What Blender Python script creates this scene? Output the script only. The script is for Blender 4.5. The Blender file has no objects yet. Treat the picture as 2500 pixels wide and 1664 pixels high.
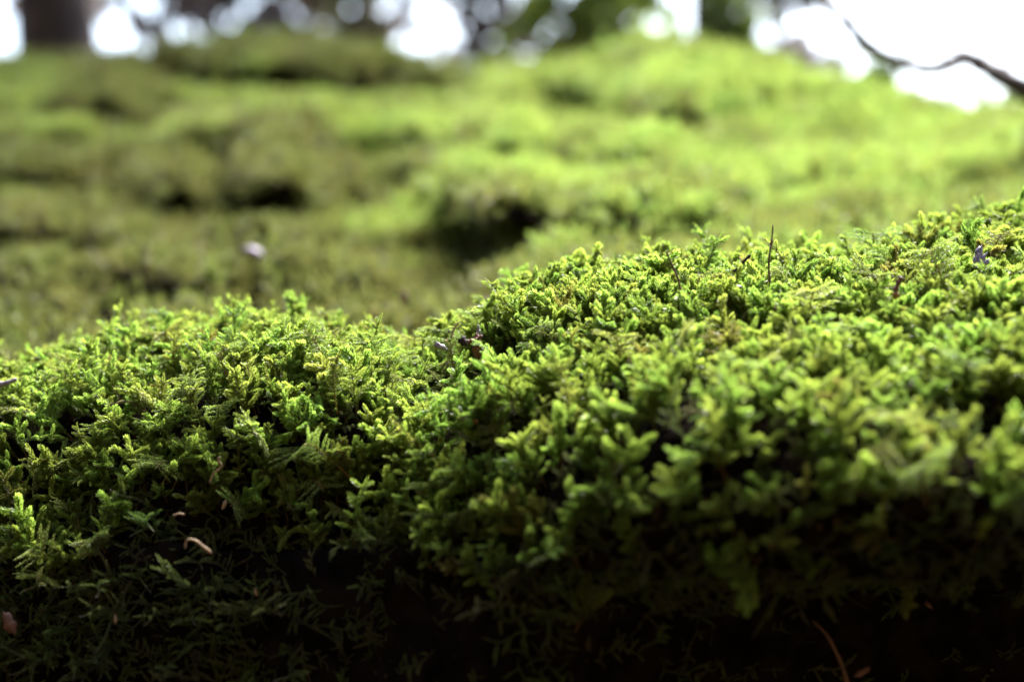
import bpy, math
import numpy as np
from mathutils import Vector, Matrix

scene = bpy.context.scene
C = scene.collection
RNG = np.random.default_rng(7)
R = math.radians

# ------------------------------------------------------------------ camera
W = 0.6                      # picture width at one metre
FOCUS = 0.322
cd = bpy.data.cameras.new("camera")
cam = bpy.data.objects.new("camera", cd)
C.objects.link(cam)
cam.location = (0, 0, 0)
cam.rotation_euler = (R(90), 0, 0)
cd.sensor_width = 36.0
cd.lens = 60.0
cd.clip_start = 0.01
cd.clip_end = 400.0
cd.dof.use_dof = True
cd.dof.focus_distance = FOCUS
cd.dof.aperture_fstop = 10.5
scene.camera = cam

# ------------------------------------------------------------------ light
SUN_EL, SUN_AZ = 50.0, 20.0          # azimuth measured from the view direction (+Y) towards the right (+X)
world = bpy.data.worlds.new("World")
scene.world = world
world.use_nodes = True
wn = world.node_tree
sky = wn.nodes.new("ShaderNodeTexSky")
sky.sky_type = 'NISHITA'
sky.sun_disc = False
sky.sun_elevation = R(SUN_EL)
sky.sun_rotation = R(SUN_AZ)
sky.air_density = 1.0
sky.dust_density = 2.0
sky.ozone_density = 1.0
wn.links.new(sky.outputs[0], wn.nodes["Background"].inputs[0])
wn.nodes["Background"].inputs[1].default_value = 0.10
sd = bpy.data.lights.new("sun", 'SUN')
sun = bpy.data.objects.new("sun", sd)
C.objects.link(sun)
sd.energy = 4.5
sd.angle = R(28)
sd.color = (1.0, 0.965, 0.91)
sdir = Vector((math.sin(R(SUN_AZ)) * math.cos(R(SUN_EL)), math.cos(R(SUN_AZ)) * math.cos(R(SUN_EL)), math.sin(R(SUN_EL))))
sun.rotation_euler = sdir.to_track_quat('Z', 'Y').to_euler()
sun.location = (0, 0, 3)

scene.view_settings.view_transform = 'Standard'
scene.view_settings.look = 'None'
scene.view_settings.gamma = 1.0
scene.view_settings.exposure = 2.48
scene.cycles.use_denoising = True
scene.cycles.max_bounces = 6
scene.cycles.diffuse_bounces = 3
scene.cycles.glossy_bounces = 2
scene.cycles.transmission_bounces = 4
scene.cycles.transparent_max_bounces = 4
scene.cycles.caustics_reflective = False
scene.cycles.caustics_refractive = False
scene.cycles.sample_clamp_indirect = 4.0


# ------------------------------------------------------------------ helpers
def tag(o, label=None, cat=None, group=None, kind=None):
    if label: o["label"] = label
    if cat: o["category"] = cat
    if group: o["group"] = group
    if kind: o["kind"] = kind
    return o


def at(px, py, d):
    """point seen at pixel (px, py) of the 2500 x 1664 photograph, at depth d"""
    return np.array([(px - 1250.0) / 2500.0 * W * d, d, (832.0 - py) / 2500.0 * W * d])


def mesh_from(name, V, F, mats=(), mi=None, smooth=False, age=None):
    """V n x 3, F list of quads/tris as an int array (quads)"""
    me = bpy.data.meshes.new(name)
    V = np.asarray(V, np.float32)
    me.vertices.add(len(V))
    me.vertices.foreach_set("co", V.ravel())
    F = [np.asarray(f, np.int32) for f in F if len(f)]
    tot = np.concatenate([np.full(len(f), f.shape[1], np.int32) for f in F])
    idx = np.concatenate([f.ravel() for f in F])
    me.loops.add(len(idx))
    me.loops.foreach_set("vertex_index", idx)
    me.polygons.add(len(tot))
    start = np.concatenate([[0], np.cumsum(tot)[:-1]]).astype(np.int32)
    me.polygons.foreach_set("loop_start", start)
    if mi is not None:
        me.polygons.foreach_set("material_index", np.asarray(mi, np.int32))
    me.polygons.foreach_set("use_smooth", np.full(len(tot), smooth))
    for m in mats: me.materials.append(m)
    if age is not None:
        a = me.attributes.new("age", 'FLOAT', 'POINT')
        a.data.foreach_set("value", np.asarray(age, np.float32))
    me.update(calc_edges=True)
    me.validate()
    return me


def obj(name, me, parent=None, loc=None):
    o = bpy.data.objects.new(name, me)
    C.objects.link(o)
    if parent is not None: o.parent = parent
    if loc is not None: o.location = loc
    return o


class MB:
    """collects tubes, leaves and blobs; builds one mesh"""
    def __init__(s):
        s.V, s.F, s.M, s.A, s.n = [], [], [], [], 0

    def add(s, V, F, m=0, age=0.5):
        V = np.asarray(V, float); F = np.asarray(F, int)
        if F.shape[1] == 3: F = np.concatenate([F, F[:, 2:3]], 1)
        s.V.append(V); s.F.append(F + s.n); s.M.append(np.full(len(F), m))
        s.A.append(np.broadcast_to(np.asarray(age, float), (len(V),)))
        s.n += len(V)

    def tube(s, P, r, sides=6, m=0, age=0.5, cap=True):
        P = np.asarray(P, float); n = len(P)
        r = np.broadcast_to(np.asarray(r, float), (n,))
        T, U, B = frames(P)
        a = np.linspace(0, 2 * np.pi, sides, endpoint=False)
        ring = (P[:, None] + r[:, None, None] * (np.cos(a)[None, :, None] * U[:, None] + np.sin(a)[None, :, None] * B[:, None]))
        V = ring.reshape(-1, 3)
        i = np.arange(n - 1)[:, None] * sides; j = np.arange(sides)[None]; k = (j + 1) % sides
        F = np.stack([i + j, i + k, i + sides + k, i + sides + j], -1).reshape(-1, 4)
        s.add(V, F, m, np.repeat(np.broadcast_to(np.asarray(age, float), (n,)), sides))
        if cap:
            base = s.n
            V2 = np.array([P[0], P[-1]])
            s.V.append(V2); s.A.append(np.array([0.5, 0.5])); s.n += 2
            o = base - n * sides
            F0 = np.stack([np.full(sides, base), o + k[0], o + j[0], o + j[0]], -1)
            e = o + (n - 1) * sides
            F1 = np.stack([np.full(sides, base + 1), e + j[0], e + k[0], e + k[0]], -1)
            s.F += [F0, F1]; s.M += [np.full(sides, m)] * 2

    def mesh(s, name, mats, smooth=False, age=False):
        V = np.concatenate(s.V); F = np.concatenate(s.F); M = np.concatenate(s.M)
        tri = F[:, 2] == F[:, 3]
        q = F[~tri]; t = F[tri][:, :3]
        return mesh_from(name, V, [q, t], mats, np.concatenate([M[~tri], M[tri]]), smooth, np.concatenate(s.A) if age else None)


def frames(P):
    P = np.asarray(P, float)
    T = np.gradient(P, axis=0)
    T /= np.linalg.norm(T, axis=1, keepdims=True) + 1e-12
    ref = np.array([0.31, 0.83, 0.47])
    U = np.cross(T, ref); U /= np.linalg.norm(U, axis=1, keepdims=True) + 1e-9
    B = np.cross(T, U)
    return T, U, B


def bez(p0, p1, p2, n):
    t = np.linspace(0, 1, n)[:, None]
    return (1 - t) ** 2 * np.asarray(p0) + 2 * t * (1 - t) * np.asarray(p1) + t ** 2 * np.asarray(p2)


def noise3(P, scale, seed, oct=1):
    """smooth value noise in 0..1"""
    P = np.asarray(P, float) / scale
    out = 0; amp = 1; tot = 0
    for o in range(oct):
        q = P * (2 ** o) + 17.3 * o
        i = np.floor(q).astype(np.int64); f = q - i
        f = f * f * (3 - 2 * f)
        acc = 0
        for dx in (0, 1):
            for dy in (0, 1):
                for dz in (0, 1):
                    h = ((i[..., 0] + dx) * 73856093) ^ ((i[..., 1] + dy) * 19349663) ^ ((i[..., 2] + dz) * 83492791) ^ (seed * 2654435)
                    h = (h ^ (h >> 13)) * 1274126177 & 0x7fffffff
                    v = ((h ^ (h >> 16)) % 65536) / 65535.0
                    w = (f[..., 0] if dx else 1 - f[..., 0]) * (f[..., 1] if dy else 1 - f[..., 1]) * (f[..., 2] if dz else 1 - f[..., 2])
                    acc = acc + v * w
        out = out + amp * acc; tot += amp; amp *= 0.5
    return out / tot


def sstep(a, b, x):
    t = np.clip((x - a) / (b - a), 0, 1)
    return t * t * (3 - 2 * t)


# ------------------------------------------------------------------ materials
def new_mat(name):
    m = bpy.data.materials.new(name); m.use_nodes = True
    return m, m.node_tree.nodes, m.node_tree.links, m.node_tree.nodes["Principled BSDF"]


def ramp(nodes, pts):
    r = nodes.new("ShaderNodeValToRGB")
    e = r.color_ramp.elements
    e[0].position, e[0].color = pts[0][0], (*pts[0][1], 1)
    e[1].position, e[1].color = pts[-1][0], (*pts[-1][1], 1)
    for p, c in pts[1:-1]:
        x = e.new(p); x.color = (*c, 1)
    return r


def plain(name, c0, c1, scale, rough=0.7, spec=0.3, bump=0.0):
    m, n, l, p = new_mat(name)
    tc = n.new("ShaderNodeTexCoord"); no = n.new("ShaderNodeTexNoise")
    no.inputs["Scale"].default_value = scale; no.inputs["Detail"].default_value = 6
    rp = ramp(n, [(0.35, c0), (0.65, c1)])
    l.new(tc.outputs["Object"], no.inputs["Vector"]); l.new(no.outputs["Fac"], rp.inputs[0]); l.new(rp.outputs[0], p.inputs["Base Color"])
    p.inputs["Roughness"].default_value = rough
    p.inputs["Specular IOR Level"].default_value = spec
    if bump:
        b = n.new("ShaderNodeBump"); b.inputs["Strength"].default_value = bump; b.inputs["Distance"].default_value = 0.3 / scale
        l.new(no.outputs["Fac"], b.inputs["Height"]); l.new(b.outputs[0], p.inputs["Normal"])
    return m


def moss_mat(name, old, young, brown_tint, trans=0.5, rough=0.42, spec=0.45):
    """leaf of moss: older leaves to young tips, patches drier by the carpet's own tint"""
    m, n, l, p = new_mat(name)
    age = n.new("ShaderNodeAttribute"); age.attribute_name = "age"
    tint = n.new("ShaderNodeAttribute"); tint.attribute_type = 'INSTANCER'; tint.attribute_name = "tint"
    info = n.new("ShaderNodeObjectInfo")
    rp = ramp(n, [(0.0, old), (0.55, tuple(0.5 * (a + b) for a, b in zip(old, young))), (1.0, young)])
    l.new(age.outputs["Fac"], rp.inputs[0])
    mx = n.new("ShaderNodeMix"); mx.data_type = 'RGBA'
    l.new(tint.outputs["Fac"], mx.inputs["Factor"]); l.new(rp.outputs[0], mx.inputs["A"]); mx.inputs["B"].default_value = (*brown_tint, 1)
    hs = n.new("ShaderNodeHueSaturation")
    mr = n.new("ShaderNodeMapRange"); mr.inputs["To Min"].default_value = 0.478; mr.inputs["To Max"].default_value = 0.52
    mv = n.new("ShaderNodeMapRange"); mv.inputs["To Min"].default_value = 0.75; mv.inputs["To Max"].default_value = 1.25
    l.new(info.outputs["Random"], mr.inputs["Value"]); l.new(mr.outputs[0], hs.inputs["Hue"])
    mul = n.new("ShaderNodeMath"); mul.operation = 'MULTIPLY'; mul.inputs[1].default_value = 7.31
    fr = n.new("ShaderNodeMath"); fr.operation = 'FRACT'
    l.new(info.outputs["Random"], mul.inputs[0]); l.new(mul.outputs[0], fr.inputs[0]); l.new(fr.outputs[0], mv.inputs["Value"]); l.new(mv.outputs[0], hs.inputs["Value"])
    l.new(mx.outputs["Result"], hs.inputs["Color"])
    l.new(hs.outputs[0], p.inputs["Base Color"])
    p.inputs["Roughness"].default_value = rough
    p.inputs["Specular IOR Level"].default_value = spec
    tr = n.new("ShaderNodeBsdfTranslucent")
    br = n.new("ShaderNodeMix"); br.data_type = 'RGBA'; br.blend_type = 'MULTIPLY'; br.inputs["Factor"].default_value = 1
    l.new(hs.outputs[0], br.inputs["A"]); br.inputs["B"].default_value = (1.85, 1.98, 1.6, 1)
    l.new(br.outputs["Result"], tr.inputs["Color"])
    ms = n.new("ShaderNodeMixShader"); ms.inputs[0].default_value = trans
    l.new(p.outputs[0], ms.inputs[1]); l.new(tr.outputs[0], ms.inputs[2])
    l.new(ms.outputs[0], n["Material Output"].inputs["Surface"])
    return m


M_moss = moss_mat("moss_leaf", (0.075, 0.125, 0.02), (0.23, 0.31, 0.058), (0.17, 0.16, 0.035))
M_fern = moss_mat("feather_moss_leaf", (0.085, 0.13, 0.025), (0.215, 0.285, 0.07), (0.19, 0.17, 0.04))
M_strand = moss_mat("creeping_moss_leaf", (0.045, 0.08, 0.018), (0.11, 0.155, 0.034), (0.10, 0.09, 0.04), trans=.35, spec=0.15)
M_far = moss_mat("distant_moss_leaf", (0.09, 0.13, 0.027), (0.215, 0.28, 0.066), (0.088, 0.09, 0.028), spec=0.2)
M_stem = plain("moss_stem", (0.08, 0.042, 0.012), (0.17, 0.10, 0.02), 400, 0.5)
M_oldstem = plain("old_moss_stem", (0.022, 0.014, 0.008), (0.05, 0.032, 0.016), 400, 0.7)
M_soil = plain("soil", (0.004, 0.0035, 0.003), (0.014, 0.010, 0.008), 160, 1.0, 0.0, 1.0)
M_litter = plain("forest_floor", (0.02, 0.015, 0.01), (0.05, 0.036, 0.02), 6, 0.95, 0.1, 0.5)

# ------------------------------------------------------------------ the mossy bank as one ground surface
# profile of the bank at several bearings: (pixel row, depth) from the foot of the face over the crest of the near
# mound to the hollow behind it, then the start of the long slope and its skyline
COLS = {
    -700: dict(f=[(2300, .31), (1664, .322), (1400, .33), (1230, .336), (1120, .345), (1060, .355), (1010, .37), (985, .385), (995, .40)], s=(900, .46), h=(160, 1.5)),
    0:    dict(f=[(2300, .30), (1664, .31), (1400, .318), (1220, .324), (1080, .333), (1000, .343), (955, .358), (925, .377), (938, .392)], s=(860, .455), h=(165, 1.5)),
    300:  dict(f=[(2300, .295), (1664, .305), (1400, .314), (1210, .32), (1040, .33), (955, .341), (900, .358), (868, .385), (884, .402)], s=(800, .47), h=(150, 1.5)),
    600:  dict(f=[(2300, .29), (1664, .30), (1400, .309), (1190, .316), (1020, .326), (920, .339), (860, .36), (828, .39), (848, .41)], s=(755, .48), h=(115, 1.5)),
    850:  dict(f=[(2300, .285), (1664, .295), (1400, .303), (1190, .31), (1030, .32), (950, .333), (895, .353), (868, .38), (882, .396)], s=(775, .465), h=(130, 1.5)),
    1080: dict(f=[(2300, .28), (1664, .288), (1400, .294), (1210, .301), (1070, .31), (990, .323), (935, .342), (900, .362), (896, .382)], s=(800, .45), h=(195, 1.45)),
    1260: dict(f=[(2300, .285), (1664, .283), (1400, .282), (1220, .288), (1070, .298), (950, .312), (845, .331), (758, .355), (782, .372)], s=(710, .45), h=(190, 1.4)),
    1600: dict(f=[(2300, .31), (1664, .292), (1400, .268), (1240, .265), (1090, .273), (960, .288), (805, .315), (668, .36), (695, .38)], s=(650, .46), h=(130, 1.35)),
    1950: dict(f=[(2300, .32), (1664, .300), (1400, .266), (1250, .255), (1110, .26), (980, .275), (805, .305), (655, .36), (685, .38)], s=(632, .46), h=(205, 1.25)),
    2300: dict(f=[(2300, .33), (1664, .31), (1420, .268), (1260, .25), (1120, .254), (990, .269), (795, .30), (600, .365), (625, .385)], s=(575, .46), h=(300, 1.15)),
    2500: dict(f=[(2300, .33), (1664, .31), (1420, .268), (1270, .25), (1130, .252), (1000, .265), (785, .30), (566, .37), (592, .39)], s=(540, .46), h=(315, 1.1)),
    3300: dict(f=[(2300, .34), (1664, .31), (1420, .27), (1270, .25), (1130, .25), (1000, .263), (760, .30), (500, .38), (525, .40)], s=(480, .46), h=(330, 1.0)),
}
COLS[-1700] = dict(f=COLS[-700]["f"], s=(940, .46), h=(190, 1.45)); COLS[4300] = dict(f=COLS[3300]["f"], s=(470, .46), h=(340, .95))
keys = np.array(sorted(COLS), float)
NC = 840
cols = np.linspace(-1700, 4300, NC)


def interp_cols(vals):
    """smooth (monotone-ish cubic) interpolation over bearings"""
    v = np.asarray(vals, float)
    m = np.gradient(v, keys)
    j = np.clip(np.searchsorted(keys, cols) - 1, 0, len(keys) - 2)
    h = keys[j + 1] - keys[j]; t = (cols - keys[j]) / h
    return (2*t**3 - 3*t**2 + 1) * v[j] + (t**3 - 2*t**2 + t) * h * m[j] + (-2*t**3 + 3*t**2) * v[j+1] + (t**3 - t**2) * h * m[j+1]


nf = 9
FP = np.array([interp_cols([COLS[int(k)]["f"][i][0] for k in keys]) for i in range(nf)])   # nf x NC rows
FP += np.array([0, 0, 0, 0, 15, 30, 40, 42, 150])[:, None]
FD = np.array([interp_cols([COLS[int(k)]["f"][i][1] for k in keys]) for i in range(nf)])
SP = interp_cols([COLS[int(k)]["s"][0] for k in keys]); SD = interp_cols([COLS[int(k)]["s"][1] for k in keys]) + np.interp(cols, [0, 900, 1300, 2500], [.08, .08, .07, .07])
HP = interp_cols([COLS[int(k)]["h"][0] for k in keys]); HD = interp_cols([COLS[int(k)]["h"][1] for k in keys])
FD[8] += .018
FZ = (832 - FP) / 2500 * W * FD
SZ = (832 - SP) / 2500 * W * SD
HZ = (832 - HP) / 2500 * W * HD
# face part: smooth curve through the profile points in (depth, z)
rowsD, rowsZ, zone = [], [], []
prof_d = np.vstack([FD, SD[None]]); prof_z = np.vstack([FZ, SZ[None]])
prof_d[0], prof_z[0] = prof_d[0] + 0.0, -0.34
K = len(prof_d)
for i in range(K - 1):
    n = 18 if i < K - 2 else 14
    if i == 0: n = 12
    for t in np.linspace(0, 1, n, endpoint=False):
        def cm(P):
            p0 = P[max(i - 1, 0)]; p1 = P[i]; p2 = P[i + 1]; p3 = P[min(i + 2, K - 1)]
            m1 = (p2 - p0) * 0.42; m2 = (p3 - p1) * 0.42
            return (2*t**3 - 3*t**2 + 1) * p1 + (t**3 - 2*t**2 + t) * m1 + (-2*t**3 + 3*t**2) * p2 + (t**3 - t**2) * m2
        rowsD.append(cm(prof_d)); rowsZ.append(cm(prof_z)); zone.append(i + t)
NS = 320
CUSH = [
    (760, 345, 380, 70, 1.0), (1010, 335, 200, 60, .5), (480, 470, 270, 75, .8), (840, 165, 190, 55, 1.0), (560, 150, 150, 50, .4),
    (1330, 235, 240, 60, .8), (1620, 165, 220, 70, .8), (1330, 370, 280, 60, .7), (300, 250, 190, 60, .6),
    (90, 265, 140, 45, .6), (180, 350, 160, 45, .6), (60, 430, 150, 55, .7), (300, 590, 200, 60, .7), (70, 560, 150, 60, .6),
    (560, 620, 220, 60, .5), (820, 450, 170, 60, .6), (1050, 430, 200, 70, .6), (980, 600, 170, 70, .6), (1200, 500, 180, 65, .8),
    (1450, 520, 220, 70, .8), (1700, 470, 200, 60, .6), (1900, 400, 260, 60, .5), (1850, 270, 260, 60, .5), (2150, 440, 260, 60, .6),
    (2350, 360, 240, 60, .5), (1780, 560, 230, 60, .5), (2080, 520, 200, 60, .4), (120, 690, 220, 60, .6), (420, 700, 200, 55, .5),
    (730, 680, 200, 55, .5), (1020, 690, 180, 50, .5), (2150, 300, 250, 45, .3),
]
PITS = [
    (820, 235, 170, 36, 1.2), (1080, 255, 110, 26, 1.0), (430, 215, 90, 32, 1.0), (180, 300, 80, 30, .9), (420, 325, 100, 24, .7),
    (110, 385, 110, 26, .9), (190, 480, 110, 30, 1.0), (680, 525, 100, 40, .85), (860, 545, 70, 34, .7), (1250, 585, 70, 26, .4),
    (1720, 255, 60, 18, .7), (1960, 228, 60, 15, .5), (2090, 252, 70, 16, .5), (1950, 490, 120, 28, .55), (1400, 610, 110, 26, .5),
    (1690, 575, 80, 28, .7), (1460, 305, 90, 22, .6), (1690, 420, 120, 22, .6), (40, 620, 90, 36, 1.0), (1180, 690, 120, 28, .3),
    (2250, 350, 60, 18, .4), (2230, 480, 70, 26, .5), (880, 400, 120, 22, .4),
]
tq = np.linspace(0, 1, NS)[:, None]
spx = np.broadcast_to(cols[None], (NS, NC)); spy = SP[None] + (HP - SP)[None] * tq
wob = noise3(np.stack([spx / 230, spy / 62, spx * 0], -1), 1.0, 31, 2) - .5
wx = spx + 60 * (noise3(np.stack([spx / 90, spy / 40, spx * 0 + 5], -1), 1.0, 32, 2) - .5)
wy = spy + 26 * (noise3(np.stack([spx / 90, spy / 60, spx * 0 + 9], -1), 1.0, 33, 2) - .5)
rate = 1.0 + 3.6 * wob
pit_s = np.zeros_like(spx)
for cx, cy, rx, ry, h in CUSH:                       # flat-topped cushions with a steep face below the brow
    u = (wx - cx) / rx; v = (wy - cy) / ry
    e = np.exp(-u ** 2)
    rate += h * e * (2.0 * np.exp(-((v + .5) / .45) ** 2) - 2.4 * np.exp(-((v - .42) / .36) ** 2))
for cx, cy, rx, ry, h in PITS:                       # hollows running back under the brow above them
    u = (wx - cx) / rx; v = (wy - cy) / ry
    u = u / 1.35
    rate += h * np.exp(-u ** 2) * (2.2 * np.exp(-((v - .75) / .5) ** 2) - 2.5 * np.exp(-((v + .45) / .55) ** 2))
    pit_s = np.maximum(pit_s, min(h, 1) * np.exp(-u ** 2 - v ** 2))
rate = np.clip(rate, -.8, 4.5)
edge = sstep(0, .06, tq) * (1 - sstep(.95, 1, tq))
rate = 1 + (rate - 1) * edge
base_rate = SD[None] * np.log(HD / SD)[None] * (HD / SD)[None] ** tq
cum = np.cumsum(rate * base_rate, 0); cum = np.vstack([0 * cum[:1], cum[:-1]])
floor_ = .25 * (SD[None] * (HD / SD)[None] ** tq - SD[None])
sd_ = SD[None] + np.maximum(cum / cum[-1:] * (HD - SD)[None], floor_)
for k in range(NS):
    rowsD.append(sd_[k]); rowsZ.append((832 - spy[k]) / 2500 * W * sd_[k]); zone.append(20 + k / (NS - 1))
for k in range(1, 13):                                   # the far side of the slope
    t = k / 12
    rowsD.append(HD + 1.6 * t ** 1.3); rowsZ.append(HZ + 0.02 * (1 - (1 - t) ** 2) - 0.34 * t ** 1.6 - 0.05 * t); zone.append(30 + t)
GD = np.array(rowsD); GZ = np.array(rowsZ); zone = np.array(zone)
GX = (cols[None] - 1250) / 2500 * W * GD
P = np.stack([GX, GD, GZ], -1)


def proj(P):
    d = P[..., 1]
    return 1250 + P[..., 0] / d / W * 2500, 832 - P[..., 2] / d / W * 2500


# cushions (cx, cy, half width, half height, lift) and pits on the slope, by bearing of their brow
ramp_in = np.clip((zone - 20) * 14, 0, 1) * np.where(zone < 30, 1, 1 - (zone - 30))
pit = np.zeros(P.shape[:2]); r0 = int(np.argmax(zone >= 20)); pit[r0:r0 + NS] = pit_s
mask = ((zone >= 20) * ramp_in)[:, None]
# smaller natural lumps everywhere
Q = P * np.array([0.6, 1.0, 1.0])
n1 = noise3(Q, 0.055, 3, 2) - 0.5
n2 = noise3(P, 0.016, 5, 2) - 0.5
n3 = noise3(Q, 0.16, 9, 2) - 0.5
slope_amt = mask
P[..., 2] += slope_amt * (0.013 * n1 * np.clip(GD / 0.8, .5, 1.4) + 0.009 * n2 + 0.02 * n3 * np.clip(GD - 0.5, 0, 1))
face_amt = ((zone < 20) * np.clip(.4 + zone, 0, 1))[:, None]
n4 = noise3(P, 0.007, 6, 3) - 0.5
P[..., 1] -= face_amt * .007 * n4
P[..., 1] -= face_amt * (0.010 * n1 + 0.009 * n2)
P[..., 2] += face_amt * (0.006 * n1 + 0.006 * n2)
pit_m = pit * mask
NR = len(zone)
gi = np.arange(NR - 1)[:, None] * NC + np.arange(NC - 1)[None]
GF = np.stack([gi, gi + 1, gi + NC + 1, gi + NC], -1).reshape(-1, 4)
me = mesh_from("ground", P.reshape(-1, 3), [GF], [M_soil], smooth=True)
bank = tag(obj("ground", me), "dark soil bank under the moss, near mound and long slope behind", kind="structure")

# forest floor: low in front of the bank, rising behind the camera to an unseen slope added to block sky light, running far off beyond
xs = np.concatenate([-np.geomspace(120, 0.6, 26), np.linspace(-0.5, 0.5, 9), np.geomspace(0.6, 120, 26)])
ys = np.concatenate([-np.geomspace(60, 0.25, 30), np.linspace(-0.2, 0.6, 9), np.geomspace(0.7, 200, 34)])
FX, FY = np.meshgrid(xs, ys)
FZ2 = -0.36 + 0.0 * FX
back = np.clip(-FY - 0.22, 0, None)
FZ2 = FZ2 + 2.1 * back ** 0.9 * np.clip(1 - back / 40, 0.3, 1) * (0.8 + 0.4 * noise3(np.stack([FX, FY, FX * 0], -1), 0.8, 4, 2))
side = np.clip(-FX - 1.0, 0, None) * (1 - sstep(1.6, 2.6, FY))  # unseen rise at the left, added to keep sky light off
FZ2 = np.maximum(FZ2, -0.36 + 1.9 * side ** .9 * np.clip(1 - side / 30, .3, 1))
FZ2 = FZ2 + 0.05 * (noise3(np.stack([FX, FY, FX * 0], -1), 1.5, 8, 3) - 0.5) - 0.02 * np.clip(FY - 3, 0, 60)
nx = len(xs)
fi = np.arange(len(ys) - 1)[:, None] * nx + np.arange(nx - 1)[None]
FF = np.stack([fi, fi + 1, fi + nx + 1, fi + nx], -1).reshape(-1, 4)
tag(obj("forest_floor", mesh_from("forest_floor", np.stack([FX, FY, FZ2], -1).reshape(-1, 3), [FF], [M_litter], smooth=True)),
    "dark forest floor around and beyond the bank, with unseen slopes added to block light", kind="structure")

# ------------------------------------------------------------------ surface look-ups
ppx, ppy = proj(P)
FLAT = P.reshape(-1, 3); fpx = ppx.ravel(); fpy = ppy.ravel()
dN = np.cross(np.gradient(P, axis=1), np.gradient(P, axis=0))
dN /= np.linalg.norm(dN, axis=-1, keepdims=True) + 1e-12
FLATN = dN.reshape(-1, 3)
if FLATN[np.argmin(np.abs(fpx - 1800) + np.abs(fpy - 800))][2] < 0: dN = -dN; FLATN = -FLATN


def surf(px_, py_):
    """nearest visible ground point on the ray through a pixel, and its normal"""
    dist = np.hypot(fpx - px_, fpy - py_)
    near = np.where(dist < max(16, dist.min() + 4))[0]
    i = near[np.argmin(FLAT[near, 1])]
    return FLAT[i], FLATN[i]


# ------------------------------------------------------------------ moss shoots
GA = math.pi * (3 - math.sqrt(5))


def leafy(mb, P_, r, ln, wd, pitch, alpha, m=0, a0=0.3, a1=1.0, core=0.35, rng=RNG, tip=True):
    """a stem path clothed in a spiral of cupped leaves"""
    P_ = np.asarray(P_, float)
    seg = np.linalg.norm(np.diff(P_, axis=0), axis=1); s = np.concatenate([[0], np.cumsum(seg)]); L = s[-1]
    n = max(4, int(L / pitch))
    t = (np.arange(n) + rng.uniform(0, 1, n) * 0.6) / n
    pos = np.stack([np.interp(t * L, s, P_[:, k]) for k in range(3)], -1)
    T, U, B = frames(P_)
    tt = np.stack([np.interp(t * L, s, T[:, k]) for k in range(3)], -1); tt /= np.linalg.norm(tt, axis=1, keepdims=True)
    u = np.stack([np.interp(t * L, s, U[:, k]) for k in range(3)], -1); u -= (u * tt).sum(1, keepdims=True) * tt; u /= np.linalg.norm(u, axis=1, keepdims=True)
    b = np.cross(tt, u)
    phi = np.arange(n) * GA + rng.uniform(0, 6.28) + rng.normal(0, .25, n)
    out = np.cos(phi)[:, None] * u + np.sin(phi)[:, None] * b
    side = np.cross(tt, out)
    taper = np.sqrt(np.clip(1 - ((t - 0.35) / 0.68) ** 2, 0.05, 1)) * (0.75 + 0.25 * np.minimum(1, t * 5))
    al = alpha * (1 - 0.45 * np.clip((t - 0.7) / 0.3, 0, 1)) + rng.normal(0, .12, n)
    dirv = np.sin(al)[:, None] * out + np.cos(al)[:, None] * tt
    l = ln * taper * rng.uniform(.8, 1.2, n); w = wd * taper * rng.uniform(.8, 1.2, n)
    base = pos + out * (r * core * taper)[:, None]
    mid = base + dirv * (l * .52)[:, None] + out * (l * .10)[:, None]
    tipp = base + dirv * l[:, None] + tt * (l * .22)[:, None] - out * (l * .06)[:, None]
    lm = mid + side * (w * .5)[:, None] - out * (w * -.0)[:, None] - dirv * 0
    rm = mid - side * (w * .5)[:, None]
    lm -= out * (w * .12)[:, None]; rm -= out * (w * .12)[:, None]
    V = np.stack([base, lm, tipp, rm], 1).reshape(-1, 3)
    F = (np.arange(n)[:, None] * 4 + np.arange(4)[None])
    # fold each leaf along its keel: two triangles sharing base-tip
    Ft = np.concatenate([F[:, [0, 1, 2]], F[:, [0, 2, 3]]])
    mb.add(V, Ft, m, np.repeat(a0 + (a1 - a0) * t, 4))
    mb.tube(P_, np.linspace(r * core * 0.9, r * core * 0.35, len(P_)), 4, 1, a0, cap=False)


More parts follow.
